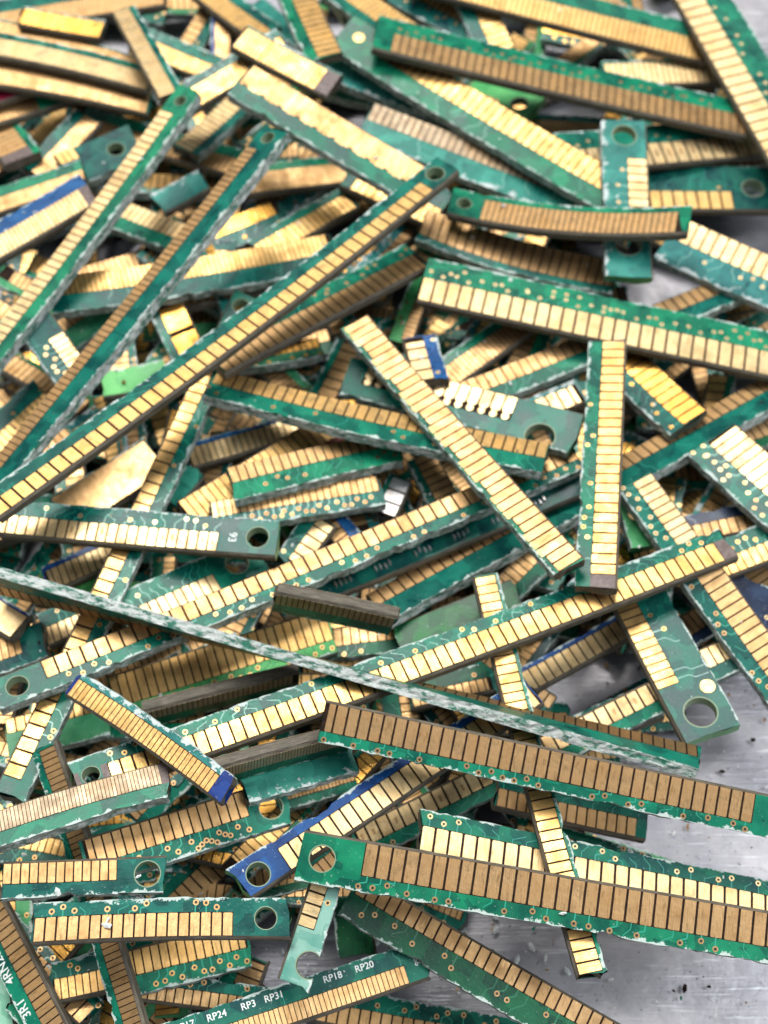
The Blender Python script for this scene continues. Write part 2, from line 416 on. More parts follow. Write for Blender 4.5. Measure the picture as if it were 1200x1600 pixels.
                if rs.random() < S.get('probe', .0):
                    F = [(xc-fw*.16, yo+(yg-yo)*.35, z+.006*MM), (xc+fw*.16, yo+(yg-yo)*.35, z+.006*MM), (xc+fw*.13, yo+(yg-yo)*.66, z+.006*MM), (xc-fw*.13, yo+(yg-yo)*.66, z+.006*MM)]
                    G.face(F, 'brown', None, rnd)
    for (fx, fy, fr) in S.get('pads', []):
        N = 14; cx_, cy_ = -L/2+fx*L, -w/2+fy*w; r_ = fr
        G.face([(cx_+r_*math.cos(2*math.pi*k/N), cy_+r_*math.sin(2*math.pi*k/N), t2+GH) for k in range(N)], tone if tone != 'none' else 'silver')
    if S.get('solder'):
        x = -L/2+2*MM
        while x < L/2-3*MM:
            for k in range(4):
                cx_ = x+k*.5*MM; cy_ = rs.uniform(-.05, .05)*w-.12*w
                N = 8; r0 = .21*MM
                for sg2 in (1,):
                    c0 = [(cx_+r0*.8*math.cos(2*math.pi*q/N), cy_+r0*1.9*math.sin(2*math.pi*q/N), t2) for q in range(N)]
                    c1 = [(cx_+r0*.5*math.cos(2*math.pi*q/N), cy_+r0*1.3*math.sin(2*math.pi*q/N), t2+.2*MM) for q in range(N)]
                    for q in range(N): G.face([c0[q], c0[(q+1) % N], c1[(q+1) % N], c1[q]], 'silver')
                    G.face(c1, 'silver')
            x += 4.2*MM
    G.build('gold_contacts' if not S.get('solder') else 'solder_joints', root, warp)
    V.build('via_rings', root, warp); T.build('copper_traces', root, warp)
    # printed lettering
    for (txt, px_, py_, size, rot) in S.get('text', []):
        fc = bpy.data.curves.new('lettering', 'FONT'); fc.body = txt; fc.size = size; fc.align_x = 'CENTER'; fc.align_y = 'CENTER'; fc.offset = size*.012
        fo = bpy.data.objects.new('lettering_source', fc); COL.objects.link(fo)
        bpy.context.view_layer.update()
        me0 = bpy.data.meshes.new_from_object(fo.evaluated_get(bpy.context.evaluated_depsgraph_get()))
        K = MB(); cr_, sr_ = math.cos(R(rot)), math.sin(R(rot))
        cx_, cy_ = -L/2+px_*L, -w/2+py_*w
        for p in me0.polygons:
            P = [me0.vertices[k].co for k in p.vertices]
            K.face([(cx_+q.x*cr_-q.y*sr_, cy_+q.x*sr_+q.y*cr_, t2+.02*MM) for q in P], 'ink')
        K.build('lettering', root, warp)
        bpy.data.objects.remove(fo); bpy.data.curves.remove(fc); bpy.data.meshes.remove(me0)

def ringv(V, x, y, r, z, key):
    N = 12
    for k in range(N):
        a, b = 2*math.pi*k/N, 2*math.pi*(k+1)/N
        V.face([(x+r*.5*math.cos(a), y+r*.5*math.sin(a), z), (x+r*math.cos(a), y+r*math.sin(a), z), (x+r*math.cos(b), y+r*math.sin(b), z), (x+r*.5*math.cos(b), y+r*.5*math.sin(b), z)], key, None, .2)
    V.face([(x+r*.5*math.cos(2*math.pi*k/N), y+r*.5*math.sin(2*math.pi*k/N), z-.004*MM) for k in range(N)], 'via')
def tracev(T, pts, wd, z, key):
    for (x0, y0), (x1, y1) in zip(pts, pts[1:]):
        d = math.hypot(x1-x0, y1-y0)
        if d < 1e-7: continue
        nx, ny = -(y1-y0)/d*wd/2, (x1-x0)/d*wd/2
        T.face([(x0-nx, y0-ny, z), (x1-nx, y1-ny, z), (x1+nx, y1+ny, z), (x0+nx, y0+ny, z)], key)

# ------------------------------------------------------------------ the pile
ct, st = math.cos(R(TILT)), math.sin(R(TILT))
def unproj(px, py, z):
    dx, dy, dz = (px-600)/FPX, -(py-800)/FPX, -1.
    d = np.array([dx, dy*ct-dz*st, dy*st+dz*ct]); c = np.array(CAMPOS)
    return c+d*((z-c[2])/d[2])

PLACED = []
ZCAP = 0.016
def settle(S):
    """let the strip come to rest on the ones already lying there"""
    TH = S.get('th', 1.15)*MM; a, b = S['a'], S['b']; roll = R(S.get('roll', 0.))
    za, zb = 4*MM, 4*MM
    for it in range(5):
        A = unproj(*a, za); B = unproj(*b, zb)
        ax = (B-A); L = np.linalg.norm(ax); xh = ax/L
        yh = np.array([-xh[1], xh[0], 0.]); yh /= np.linalg.norm(yh)
        mx, my = (a[0]+b[0])/2, (a[1]+b[1])/2
        lp = math.hypot(b[0]-a[0], b[1]-a[1]); ux, uy = (b[0]-a[0])/lp, (b[1]-a[1])/lp
        P1 = unproj(mx+uy*S['w']/2, my-ux*S['w']/2, (za+zb)/2); P2 = unproj(mx-uy*S['w']/2, my+ux*S['w']/2, (za+zb)/2)
        w = abs(np.dot(P1-P2, yh))
        sr, cr_ = math.sin(roll), math.cos(roll)
        heavy = abs(S.get('roll', 0)) > 35
        hw = w/2*abs(cr_)+TH/2*abs(sr); ht = (w/2*abs(sr)+TH/2*abs(cr_)) if heavy else TH/2/max(cr_, .5)
        ns = max(6, int(L/(.8*MM)))
        ss = np.linspace(0, 1, ns)
        pts_s = []; pts_h = []
        Lxy = np.linalg.norm((B-A)[:2])
        for vv in (-hw*.98, 0, hw*.98):
            P = A[None, :2]+ss[:, None]*(B-A)[None, :2]+vv*yh[None, :2]
            own = 0 if heavy else vv*math.tan(roll)
            req = np.full(ns, ht-own)
            for Q in PLACED:
                d = P-Q['A'][None, :2]; u = d@Q['xh2']; v = d@Q['yh'][:2]
                ins = (u > 0) & (u < Q['Lxy']) & (np.abs(v) < Q['hw'])
                if ins.any():
                    top = Q['A'][2]+(Q['B'][2]-Q['A'][2])*u/Q['Lxy']+Q['ht']+(0 if Q['heavy'] else v*math.tan(Q['roll']))
                    req = np.where(ins, np.maximum(req, top+ht-own+.08*MM), req)
            pts_s.append(ss); pts_h.append(req)
        s_ = np.concatenate(pts_s); h_ = np.concatenate(pts_h)
        if S.get('cap'): h_ = np.minimum(h_, S['cap'])
        # upper hull over the middle
        best = {}
        order = np.argsort(s_); hull = []
        for k in order:
            p = (s_[k], h_[k])
            while hull and hull[-1][0] == p[0] and hull[-1][1] <= p[1]: hull.pop()
            if hull and hull[-1][0] == p[0]: continue
            while len(hull) >= 2 and (hull[-1][0]-hull[-2][0])*(p[1]-hull[-2][1])-(hull[-1][1]-hull[-2][1])*(p[0]-hull[-2][0]) >= 0: hull.pop()
            hull.append(p)
        for p, q in zip(hull, hull[1:]):
            if p[0] <= .5 <= q[0]: break
        sl = (q[1]-p[1])/(q[0]-p[0]); mxs = L*math.tan(R(S.get('maxslope', 8)))
        if abs(sl) > mxs:
            sl = math.copysign(mxs, sl); z0 = float(np.max(h_-sl*s_))
        else: z0 = p[1]-sl*p[0]
        za, zb = z0+S.get('lifta', 0)*MM, z0+sl+S.get('liftb', 0)*MM
    A = unproj(*a, za); B = unproj(*b, zb)
    S.update(A=A, B=B, L=float(np.linalg.norm(B-A)), wd=float(w), yh=yh, hw=hw, ht=ht, heavy=heavy, rollr=roll,
             ppx=float(np.linalg.norm(B-A))/lp)
    d2 = (B-A)[:2]; PLACED.append(dict(A=A, B=B, xh2=d2/np.linalg.norm(d2), Lxy=np.linalg.norm(d2), yh=yh, hw=hw, ht=ht, heavy=heavy, roll=roll))

GROUP = 'gold-fingered circuit board strips heaped in the tray'
def set_root(o, m, S):
    o.matrix_world = m; o.empty_display_size = .002
    o['label'] = S['label']; o['category'] = 'circuit board strip'; o['group'] = S.get('group', GROUP)
def make_strip(S, idx):
    rs = random.Random(idx*31+5)
    S.setdefault('roll', rs.uniform(-3, 3))
    settle(S)
    L = S['L']; px = S['ppx']; w = S['wd']
    A, B = Vector(S['A']), Vector(S['B'])
    xh = (B-A).normalized(); y0 = Vector(S['yh']); z0 = xh.cross(y0)
    y0 = z0.cross(xh); r = S['rollr']
    yh = y0*math.cos(r)+z0*math.sin(r); zh = xh.cross(yh)
    mid = (A+B)/2; global SINKM
    m = Matrix((xh, yh, zh)).transposed().to_4x4(); m.translation = mid; SINKM = m
    if SINK is None: o = bpy.data.objects.new(S.get('name', 'connector_strip'), None); COL.objects.link(o)
    else: o = {}
    if SINK is None: set_root(o, m, S)
    # pixels to metres along the strip
    S['pitch_w'] = S['pitch']*px
    S['bow_w'] = S.get('bow', 0)*px
    dflt = .35*MM
    S['bl'] = S.get('bla', 0)*px+dflt; S['br'] = S.get('blb', 0)*px+dflt
    for k in ('ha', 'hb'):
        if k in S:
            h = S[k]; ins, rad = h[0]*px, h[1]*px; off = h[2] if len(h) > 2 else 0.
            rad = min(rad, w*.36) if off == 0 else rad
            S[k] = (ins, rad, off); kk = 'bl' if k == 'ha' else 'br'
            if S[kk] <= dflt+1e-9: S[kk] = ins+rad*1.6
    for k, kk in (('enda', 'ra'), ('endb', 'rb')):
        am = S.get(kk, .35)*MM; sk = rs.uniform(-.6, .6)*MM*(1.2 if am > .5*MM else .6); p1, p2 = rs.random()*6, rs.random()*6
        base = abs(sk)/2+am*.6
        S[k] = (lambda y, am=am, sk=sk, p1=p1, p2=p2, base=base: max(0., base+sk*y+am*.5*math.sin(y*9+p1)+am*.3*math.sin(y*23+p2)))
    if 'pads' in S: S['pads'] = [(x, y, rr*px) for x, y, rr in S['pads']]
    if 'text' in S: S['text'] = [(t, x, y, s_*px, ro) for t, x, y, s_, ro in S['text']]
    S.setdefault('sag', rs.uniform(-.5, .2)*MM if L > 25*MM else rs.uniform(-.25, .1)*MM)
    strip_geometry(o, L, w, S, rs)
    return o

# layer, a, b, width, gold fraction, pitch, tone, mask, label, options   (pixels of the 1200 x 1600 photograph; contacts on the right hand walking a to b)
T_ = []
def s(layer, a, b, w, gf, pitch, tone, mask, label, **k):
    T_.append((layer, len(T_), dict(a=a, b=b, w=w, gf=gf, pitch=pitch, tone=tone, mask=mask, label=label, **k)))
#TABLE
# ---- top of the pile
s(20, (-20,802), (702,260), 47, .60, 20, 'gold', 'green', 'longest green strip climbing from the left edge to a drilled end over the beige strip', bow=9, hb=(34,15), blb=58, roll=-8, vias=0, rb=.2)
s(19, (655,440), (1230,564), 74, .54, 20.3, 'cream', 'green', 'bright strip with many round vias reaching the right edge, lying across the upright strip', vias=1., roll=-4, traces=.9)
s(18, (931,926), (950,535), 62, .64, 14.7, 'gold', 'green', 'upright green strip hanging below the bright via strip, its blunt end at the bottom', bla=16, vias=.25, traces=.6, roll=-9, ra=.2, stub=1)
s(19, (893,893), (553,505), 50, .84, 14.3, 'tan', 'green', 'all-gold diagonal strip with small green notches leaning down to the upright strip', roll=-2, vias=0, traces=0, notch=1)
s(16, (-20,808), (438,846), 57, .56, 16, 'cream', 'green', 'pale strip at the left edge with the number 93 printed beside its round hole', hb=(34,17), blb=88, vias=.3, traces=.8, probe=.6, text=[('93', .842, .45, 17, -90)], rb=.15)
s(21, (-20,903), (1095,1192), 80, .52, 17, 'brown', 'green', 'long strip standing on edge, its white frayed edge crossing the whole pile', roll=112, twist=46, cut='white', rag=1.2, th=1.0, cap=15.0*MM)
s(22, (1245,1472), (465,1335), 79, .70, 22, 'brown', 'green', 'long brown-gold strip at lower right with a round hole in its square green end', hb=(40,20), blb=97, vias=.55, roll=-12, rb=.12)
s(17, (1203,1276), (497,1125), 64, .74, 19, 'brown', 'green', 'dull brown strip ending in a blurred green tip at the right edge', vias=.6, traces=.3, bla=22, roll=-17, lifta=3)
s(15, (112,1226), (1141,851), 60, .66, 18.3, 'gold', 'green', 'long golden strip rising to a blunt grey end right of the upright strip', bow=4, ha=(30,13), bla=50, blb=22, vias=.35, traces=.9, roll=-8, stub=1)
s(12, (905,716), (-15,1094), 50, .62, 20, 'tan', 'green', 'long strip with a worn oval hole at the left edge and vias along its side', hb=(42,16), blb=78, vias=.65, roll=6)
s(9, (1240,596), (585,958), 66, .47, 16.5, 'tan', 'green', 'long strip with scuffed white cut edge behind the upright strip, reaching the right edge', vias=0, traces=.3, rag=1.2, roll=20, cut='white')
s(11.8, (430,950), (912,752), 46, .5, 15, 'none', 'dark', 'dark strip without contacts carrying groups of silvery solder joints', solder=1)
s(14, (368,1388), (835,1080), 53, .74, 18, 'cream', 'blue', 'blue strip with bright contacts and a broken round hole at its lower end', ha=(36,17,-.05), bla=72, vias=0, traces=0, roll=2)
s(8, (815,1070), (1012,960), 44, .82, 14, 'cream', 'blue', 'short blue-edged strip with white-gold contacts beside the patch of bare tray', vias=0, roll=-3)
s(12, (1075,1065), (556,1324), 54, .64, 19, 'cream', 'green', 'light gold strip with shiny green side below the blue strip', probe=.5, vias=.1, roll=-3)
s(14, (650,1300), (1240,1420), 64, .64, 22, 'cream', 'dark', 'brightest strip, dark side with glossy traces, just above the lower brown strip', vias=.4, traces=1., roll=-5)
s(14.5, (757,900), (926,1530), 44, .86, 16, 'gold', 'green', 'narrow gold strip with a white right side passing down under the lower brown strip', bow=4, cut='white', rb=.7, vias=0, traces=0, maxslope=5)
s(12, (770,1238), (1014,1292), 52, .62, 16, 'brown', 'green', 'short dull strip with a crumbled end on the bare tray', rb=1.3, vias=.1)
s(18, (263,1366), (-2,1377), 58, .64, 13.4, 'tan', 'green', 'short strip at lower left with a holed right end, upper of two', ha=(33,20), bla=74, vias=0, traces=.1, probe=.5, cut='white', roll=-2)
s(19, (48,1446), (457,1437), 63, .65, 16.8, 'tan', 'green', 'strip with square gold contacts and a holed right end, lower of two at lower left', hb=(42,17), blb=86, vias=.6, traces=.1, bow=-5, roll=2)
s(16, (92,1632), (-45,1362), 64, .60, 13.3, 'tan', 'green', 'steep strip in the bottom left corner with white printed letters 4RN20 along it', text=[('R1', .10, .82, 19, 0), ('3R1', .24, .82, 19, 0), ('4RN20', .47, .82, 19, 0)], vias=0, traces=0, roll=-16)
s(12, (216,1628), (72,1165), 48, .72, 10, 'tan', 'green', 'steep narrow strip running under the two holed strips at lower left', vias=0, roll=-20)
s(12, (228,1645), (668,1498), 66, .52, 8.2, 'tan', 'dark', 'strip at the bottom with fine contacts and white printing RP17 to RP20', text=[('RP17', .14, .78, 15, 0), ('RP24', .25, .78, 15, 0), ('RP3', .36, .78, 15, 0), ('RP31', .45, .78, 15, 0), ('RP18', .66, .78, 15, 0), ('RP20', .775, .78, 15, 0), ('66', .955, .5, 13, -90)], blb=36, vias=0, traces=.2, roll=2)
s(8, (475,1565), (905,1642), 62, .55, 17, 'tan', 'green', 'strip at the bottom edge lying on the bare tray below the RP strip', vias=.6)
s(13, (965,1642), (545,1397), 76, .46, 18, 'brown', 'deep', 'dark green strip slanting down to the bottom edge below the lower brown strip', vias=.4, traces=.3, roll=-3)
s(16, (512,1374), (455,1548), 50, .60, 20, 'cream', 'pale', 'short pale strip with four contacts and a broken milky end', hb=(46,21,.28), blb=92, vias=.2, rb=1.)
s(17, (268,1220), (-20,1306), 62, .62, 6, 'grey', 'green', 'greyish strip of very fine contacts with a yellowed frayed side at the left edge', stub=1, vias=0, traces=0, bla=8, bow=4, roll=10)
s(13, (449,1252), (130,1352), 74, .60, 15, 'tan', 'green', 'strip with two rows of vias below its contacts and a broken slot at right', ha=(30,19,.05), bla=60, vias=1., style='rect', roll=-3)
s(18, (116,1070), (360,1240), 47, .76, 8.4, 'gold', 'scuffed', 'short strip of fine contacts with a white edge and a blue tip', blb=18, cut='white', tip='blue', vias=0, traces=0, bow=-4, roll=9)
s(11.5, (386,462), (13,1254), 47, .60, 19, 'gold', 'green', 'long left strip passing under three others, green holed head above the long diagonal strip', ha=(28,13), bla=108, vias=.3, traces=.4, roll=-3, blb=24)
s(19, (436,203), (-25,777), 52, .46, 10.3, 'tan', 'green', 'long strip with a thick white frayed edge, second from the top left', ha=(26,11), bla=46, cut='white', vias=0, traces=0, roll=20, rag=1.4)
s(20, (299,142), (-32,583), 45, .58, 12.5, 'cream', 'green', 'whitish long strip at upper left with a small hole in its top end', ha=(28,9), bla=48, cut='white', vias=0, traces=0, roll=10)
s(15, (857,722), (326,602), 58, .54, 16.7, 'gold', 'green', 'strip with a scuffed left end crossing under the all-gold diagonal strip', cut='white', vias=.25, roll=14, ra=.5, rb=.8)
s(12, (904,682), (538,590), 64, .62, 18.5, 'cream', 'green', 'green strip with white bulb-ended contacts and a broken round hole', ha=(52,22,.30), bla=98, blb=28, style='bulb', vias=0, traces=.2, roll=-2)
s(16, (330,572), (657,402), 58, .60, 14.2, 'tan', 'green', 'brownish strip with a crumbled white right end under the longest strip', vias=.6, traces=.2, rb=1., roll=-8)
s(15, (967,437), (655,352), 52, .80, 15, 'brown', 'green', 'bent brown strip just above the bright via strip', bow=-12, vias=0, traces=.2, roll=-4)
s(17, (700,318), (1083,348), 50, .80, 9.3, 'tan', 'green', 'curved gold strip with a small hole at left and a rough right end', bow=18, ha=(28,12), bla=54, rb=1.4, vias=0, traces=.1, roll=-9)
s(16, (982,440), (973,190), 73, .46, 12.6, 'cream', 'scuffed', 'upright pale board with a half-moon hole at its top', hb=(28,16), blb=60, ha=(52,17), bla=80, vias=.7, traces=.6, roll=2)
s(11, (895,298), (1220,300), 70, .42, 19, 'gold', 'dark', 'dark teal strip with a round hole at the right edge', hb=(46,17), blb=76, vias=.3, traces=.6)
s(13, (870,245), (1235,212), 62, .56, 19, 'cream', 'green', 'strip with square marked contacts reaching the right edge behind the pale upright board', probe=1., vias=.3)
s(15, (582,54), (1168,192), 62, .58, 13, 'tan', 'green', 'long strip with a plain green left end sloping across the top', bla=28, vias=.7, traces=.2, roll=-8, bow=2)
s(13, (968,312), (532,52), 62, .58, 12.6, 'gold', 'green', 'gold strip slanting down from the top to the pale upright board', vias=0, traces=.3, blb=66, roll=-4, pads=[(.94,.42,9)])
s(17, (668,302), (373,126), 58, .60, 8, 'tan', 'green', 'beige strip with a scalloped green side running down to the hole of the longest strip', vias=0, traces=0, fill=.95, roll=-2, cut='white', scallop=1)
s(14, (548,268), (695,335), 62, .50, 12.5, 'gold', 'dark', 'short dark board with four contacts showing beside the holed end of the longest strip', vias=.2, bla=14)
s(11, (988,352), (568,190), 58, .50, 12, 'grey', 'scuffed', 'grey strip with worn teal side left of the pale upright board', vias=0, traces=.2, roll=-4)
s(20, (1058,-64), (1272,294), 80, .52, 15.5, 'cream', 'green', 'wide strip with vias cutting across the top right corner', vias=.8, traces=.5, roll=3)
s(12, (640,-42), (1112,77), 52, .60, 8.5, 'gold', 'green', 'strip along the top edge ending under the top right corner strip', vias=0, traces=0, roll=4)
s(10, (778,88), (728,-25), 56, .62, 10, 'gold', 'green', 'short steep strip at the top edge behind the long top strip', vias=0)
s(9, (940,121), (1135,116), 38, .9, 9, 'cream', 'green', 'bright contacts peeping out between the two long top strips', vias=0)
s(9, (640,62), (515,-25), 46, .7, 8, 'gold', 'green', 'gold strip at the top edge above the plain green end', vias=0)
s(8, (760,58), (620,-15), 52, .55, 10, 'gold', 'dark', 'strip with a dark plain patch at the top edge', bla=30)
s(15, (509,97), (448,-35), 56, .68, 8, 'gold', 'green', 'steep strip at the top edge with a green left side and grey end', vias=0)
s(16, (372,60), (527,141), 43, .9, 7, 'gold', 'green', 'short gold strip with a purplish square end near the top', blb=24, stub=1, vias=0)
s(15, (268,172), (449,66), 43, .7, 6, 'gold', 'green', 'blurred gold strip rising right from the small-holed head', vias=0, roll=3)
s(14, (407,133), (288,242), 42, .7, 8.5, 'cream', 'green', 'short white-gold strip right of the small-holed head', vias=0)
s(15, (193,18), (270,157), 39, .74, 5.5, 'cream', 'green', 'short upright strip at upper left pointing to the small-holed head', vias=0)
s(12, (222,64), (338,113), 42, .6, 6, 'gold', 'green', 'short green-topped strip above the small-holed head', vias=0)
s(14, (298,-32), (422,60), 46, .66, 7, 'gold', 'green', 'strip coming in from the top edge at upper left', vias=0)
s(11, (346,104), (346,14), 32, .8, 6, 'tan', 'blue', 'thin blue-edged strip standing near the top edge', vias=0)
s(12, (-20,34), (262,-12), 50, .6, 6, 'tan', 'green', 'tan strip lying flat along the top left corner', vias=0, bow=-4)
s(13, (30,28), (165,52), 28, .9, 6, 'orange', 'green', 'small orange-gold strip in the top left corner', vias=0)
s(12, (-20,46), (250,122), 30, .9, 6, 'tan', 'green', 'narrow brown strip above the bright strip at top left', vias=0, bow=-5)
s(13, (-20,72), (240,132), 40, .75, 6, 'cream', 'green', 'gleaming cream strip at the top left', vias=0, bow=-6, roll=-5)
s(12, (-20,112), (238,162), 46, .9, 6, 'tan', 'green', 'wide tan strip at upper left above the green tab', vias=0, bow=-5)
s(11, (-30,182), (112,138), 46, .55, 7, 'tan', 'green', 'strip at the left edge ending in a plain bright green tab', blb=56, vias=0)
s(11, (-25,160), (88,122), 26, .5, 7, 'none', 'red', 'red strip peeping out at the upper left edge')
s(10, (-20,178), (38,254), 60, .8, 7, 'tan', 'green', 'tan stub with a brown end at the left edge', blb=12, stub=1, vias=0)
s(9, (52,278), (142,184), 43, .62, 7, 'tan', 'green', 'dull tan strip below the green tab at upper left', vias=0)
s(8, (122,190), (402,267), 46, .62, 8, 'tan', 'green', 'tan strip passing under the two long upper left strips', vias=0)
s(12, (372,288), (562,266), 44, .72, 6, 'tan', 'green', 'greyish strip of fine contacts left of the short dark board', vias=0, blb=20)
s(9, (218,222), (98,272), 60, .35, 10, 'gold', 'dark', 'dark teal strip end with a hole left of the whitish long strip', ha=(40,13), bla=90)
s(11, (-20,324), (137,271), 38, .6, 6, 'tan', 'green', 'frayed strip at the left edge above the blue strip', vias=0, cut='white')
s(12, (-25,394), (144,297), 56, .62, 7.5, 'cream', 'blue', 'blue strip with a brown end at the upper left edge', blb=14, stub=1, vias=0, traces=0)
s(7, (308,386), (172,333), 50, .58, 9, 'cream', 'green', 'short bright strip between the two long upper left strips', vias=0)
s(9, (243,326), (326,280), 36, .4, 9, 'none', 'scuffed', 'frayed teal scrap lying between the two long upper left strips', ra=1., rb=1., cut='white')
s(9, (527,394), (72,466), 58, .56, 8, 'gold', 'green', 'curved gold strip passing under the long upper left strips', bow=-6, vias=0, traces=.1)
s(7, (398,398), (548,312), 42, .7, 9, 'gold', 'green', 'gold strip sloping up behind the longest strip near its top', vias=0)
s(6, (368,548), (484,492), 38, .85, 9, 'orange', 'green', 'orange-gold strip in shadow under the longest strip', vias=0)
s(10, (132,612), (53,503), 58, .5, 9, 'cream', 'dark', 'short strip with a dark teal end and bright contacts left of the long frayed strip', blb=34, vias=.5)
s(6, (185,470), (92,535), 52, .4, 9, 'tan', 'lime', 'light green scrap left of the long frayed strip')
s(8, (302,568), (258,478), 56, .75, 60, 'orange', 'green', 'smooth orange-gold scrap with a green side', vias=0)
s(8, (155,606), (262,586), 40, .3, 9, 'none', 'lime', 'plain bright green scrap above the longest strip')
s(8, (-20,708), (80,618), 70, .6, 10, 'gold', 'green', 'broad worn strip at the left edge beside the long frayed strip', cut='white')
s(7, (95,810), (248,712), 66, .95, 0, 'tan', 'green', 'smooth beige strip without separate contacts above the 93 strip', vias=0)
s(10, (260,792), (311,734), 38, .4, 9, 'none', 'scuffed', 'white crumbled scrap right of the long left strip', cut='white', ra=1.2, rb=1.2)
s(9, (292,718), (478,664), 38, .82, 10, 'cream', 'blue', 'gold strip with thin blue side above the red strip', vias=0)
s(10, (524,672), (292,815), 60, .70, 12, 'gold', 'red', 'dark red strip with shining contacts in the middle left', vias=0, roll=-7)
s(13, (622,700), (358,762), 60, .50, 14, 'tan', 'green', 'strip with a blue-green traced side lying over the red strip', traces=1., vias=.4, bow=4, roll=8)
s(11, (598,768), (326,812), 50, .55, 11, 'tan', 'green', 'brown strip with round vias below the red strip', vias=.9)
s(8, (503,628), (548,536), 42, .72, 16.5, 'tan', 'green', 'short upright strip with four contacts in the middle above the worn strip', vias=0, traces=0)
s(13, (654,528), (675,602), 54, .6, 17, 'cream', 'blue', 'blue chip with two contacts and a white top beside the diagonal strip', cut='white', ra=.9)
s(9, (648,622), (818,503), 50, .7, 7.5, 'brown', 'green', 'brown strip of fine contacts rising beneath the bright via strip', vias=0)
s(10, (928,544), (708,630), 50, .56, 14.5, 'tan', 'green', 'strip with light contacts left of the upright strip', vias=.1, traces=.5)
s(9, (802,655), (912,612), 40, .82, 17, 'cream', 'scuffed', 'short white-gold strip beside the upper left side of the upright strip', vias=0, rb=.9)
s(12, (1078,668), (960,556), 68, .62, 15.5, 'orange', 'green', 'orange-gold strip with vias right of the upright strip', vias=.7, traces=.8)
s(10, (1182,440), (1000,512), 48, .55, 14, 'tan', 'green', 'small strip above the right part of the bright via strip', vias=0)
s(13, (1240,460), (1038,372), 72, .50, 17, 'cream', 'scuffed', 'white shining strip with a wet-looking teal side at the right edge', vias=.3, traces=.6, roll=-6, cut='white')
s(11, (1262,825), (1108,688), 86, .60, 16, 'cream', 'green', 'white shining strip with two rows of vias at the right edge', vias=1., traces=.3, roll=-5)
s(7, (1240,660), (1120,702), 46, .7, 13, 'brown', 'deep', 'dull brown strip behind the white strip at the right edge', vias=0)
s(12, (1252,1118), (1083,882), 66, .66, 16, 'tan', 'green', 'pinkish gold strip with vias running off the right edge', vias=.7, roll=-3)
s(8, (1115,925), (1245,985), 80, .25, 20, 'cream', 'navy', 'navy blue board at the right edge', vias=.7, traces=.8)
s(9, (1098,888), (1245,832), 62, .5, 13, 'gold', 'green', 'strip with vias behind the blunt end of the long golden strip', vias=.8)
s(7, (1050,836), (1235,796), 46, .6, 14, 'brown', 'navy', 'brown-gold strip with a navy side near the right edge', vias=0)
s(10, (1082,882), (988,752), 60, .60, 14, 'cream', 'green', 'pale strip with vias just right of the upright strip', vias=.8)
s(9, (1008,858), (983,778), 44, .4, 14, 'none', 'lime', 'light green scrap beside the upright strip', hb=(26,12))
s(13, (990,922), (1114,1154), 88, .42, 13.5, 'gold', 'dark', 'wide dark teal board with round hole and a lone gold dot at right', hb=(40,23), blb=88, vias=.3, traces=.5, pads=[(.72,.82,11)], roll=3, rb=.15)
s(8, (1148,1022), (1045,1068), 54, .62, 14, 'cream', 'dark', 'bright contacts right of the wide dark teal board', vias=0)
s(7, (1125,955), (1045,1005), 52, .7, 11, 'brown', 'navy', 'dark brown contacts between two boards at right', vias=0)
s(17, (620,972), (425,932), 74, .55, 9, 'grey', 'green', 'grey-brown piece standing on edge in the centre', roll=-92, vias=0)
s(13, (468,1055), (222,1117), 70, .55, 8, 'grey', 'deep', 'dark strip standing on edge above the long golden strip', roll=-92, vias=0)
s(16, (548,1150), (305,1216), 62, .6, 5, 'grey', 'deep', 'grey strip on edge with fine ribs below the long golden strip', roll=-85, vias=0)
s(9, (560,1212), (432,1248), 46, .7, 6, 'brown', 'green', 'small brown strip left of the blue strip', vias=0)
s(13, (560,1186), (375,1238), 44, .3, 8, 'none', 'scuffed', 'frayed white and teal strip right of the fine ribbed strip', cut='white')
s(11, (522,985), (172,1096), 70, .72, 14, 'gold', 'lime', 'gold strip with a light green via side under the long white edge', vias=.8, traces=.8, roll=-5)
s(8, (170,1118), (8,1158), 64, .40, 15, 'gold', 'lime', 'light green plate at the left with contacts above', vias=0, traces=0)
s(9, (66,990), (205,930), 56, .55, 12, 'cream', 'green', 'bright contacts between two long strips at the left', vias=.2)
s(13, (77,998), (-30,1036), 56, .68, 10, 'tan', 'dark', 'short strip with a dark plain end at the left edge', bla=38, cut='white', vias=0)
s(14, (-25,948), (38,986), 50, .9, 0, 'cream', 'blue', 'smooth cream stub with a blue side at the left edge', vias=0)
s(10, (185,965), (407,868), 62, .50, 14, 'cream', 'green', 'strip with a dark round hole right below the 93 strip', hb=(42,18), blb=78, vias=.3, traces=.8)
s(8, (160,985), (300,925), 42, .7, 11, 'gold', 'green', 'gold contacts below the strip with the dark round hole', vias=0)
s(8, (70,912), (195,858), 44, .8, 11, 'cream', 'blue', 'short pale strip with a blue fleck below the 93 strip', vias=0)
s(8, (500,792), (552,856), 44, .6, 14, 'tan', 'blue', 'deep blue scrap right of the pale frayed piece', vias=0)
s(9, (452,885), (508,808), 50, .62, 18, 'cream', 'green', 'short bright frayed piece with green left side', vias=.3, cut='white')
s(6, (598,812), (628,748), 40, .8, 22, 'silver', 'dark', 'silvery scrap in the dark middle gap', vias=0)
s(6, (705,805), (655,712), 48, .75, 12, 'tan', 'green', 'short strip in the dark behind the diagonal strip', vias=0)
s(7, (78,1540), (170,1520), 62, .6, 12, 'gold', 'green', 'short gold strip at lower left between the two steep strips', vias=.5)
s(10, (392,1474), (192,1524), 72, .60, 13.5, 'gold', 'green', 'strip with looped vias under the lower holed strip', vias=.9)
s(8, (200,1538), (470,1575), 48, .6, 14, 'tan', 'green', 'dull strip above the RP lettering strip', vias=.2)
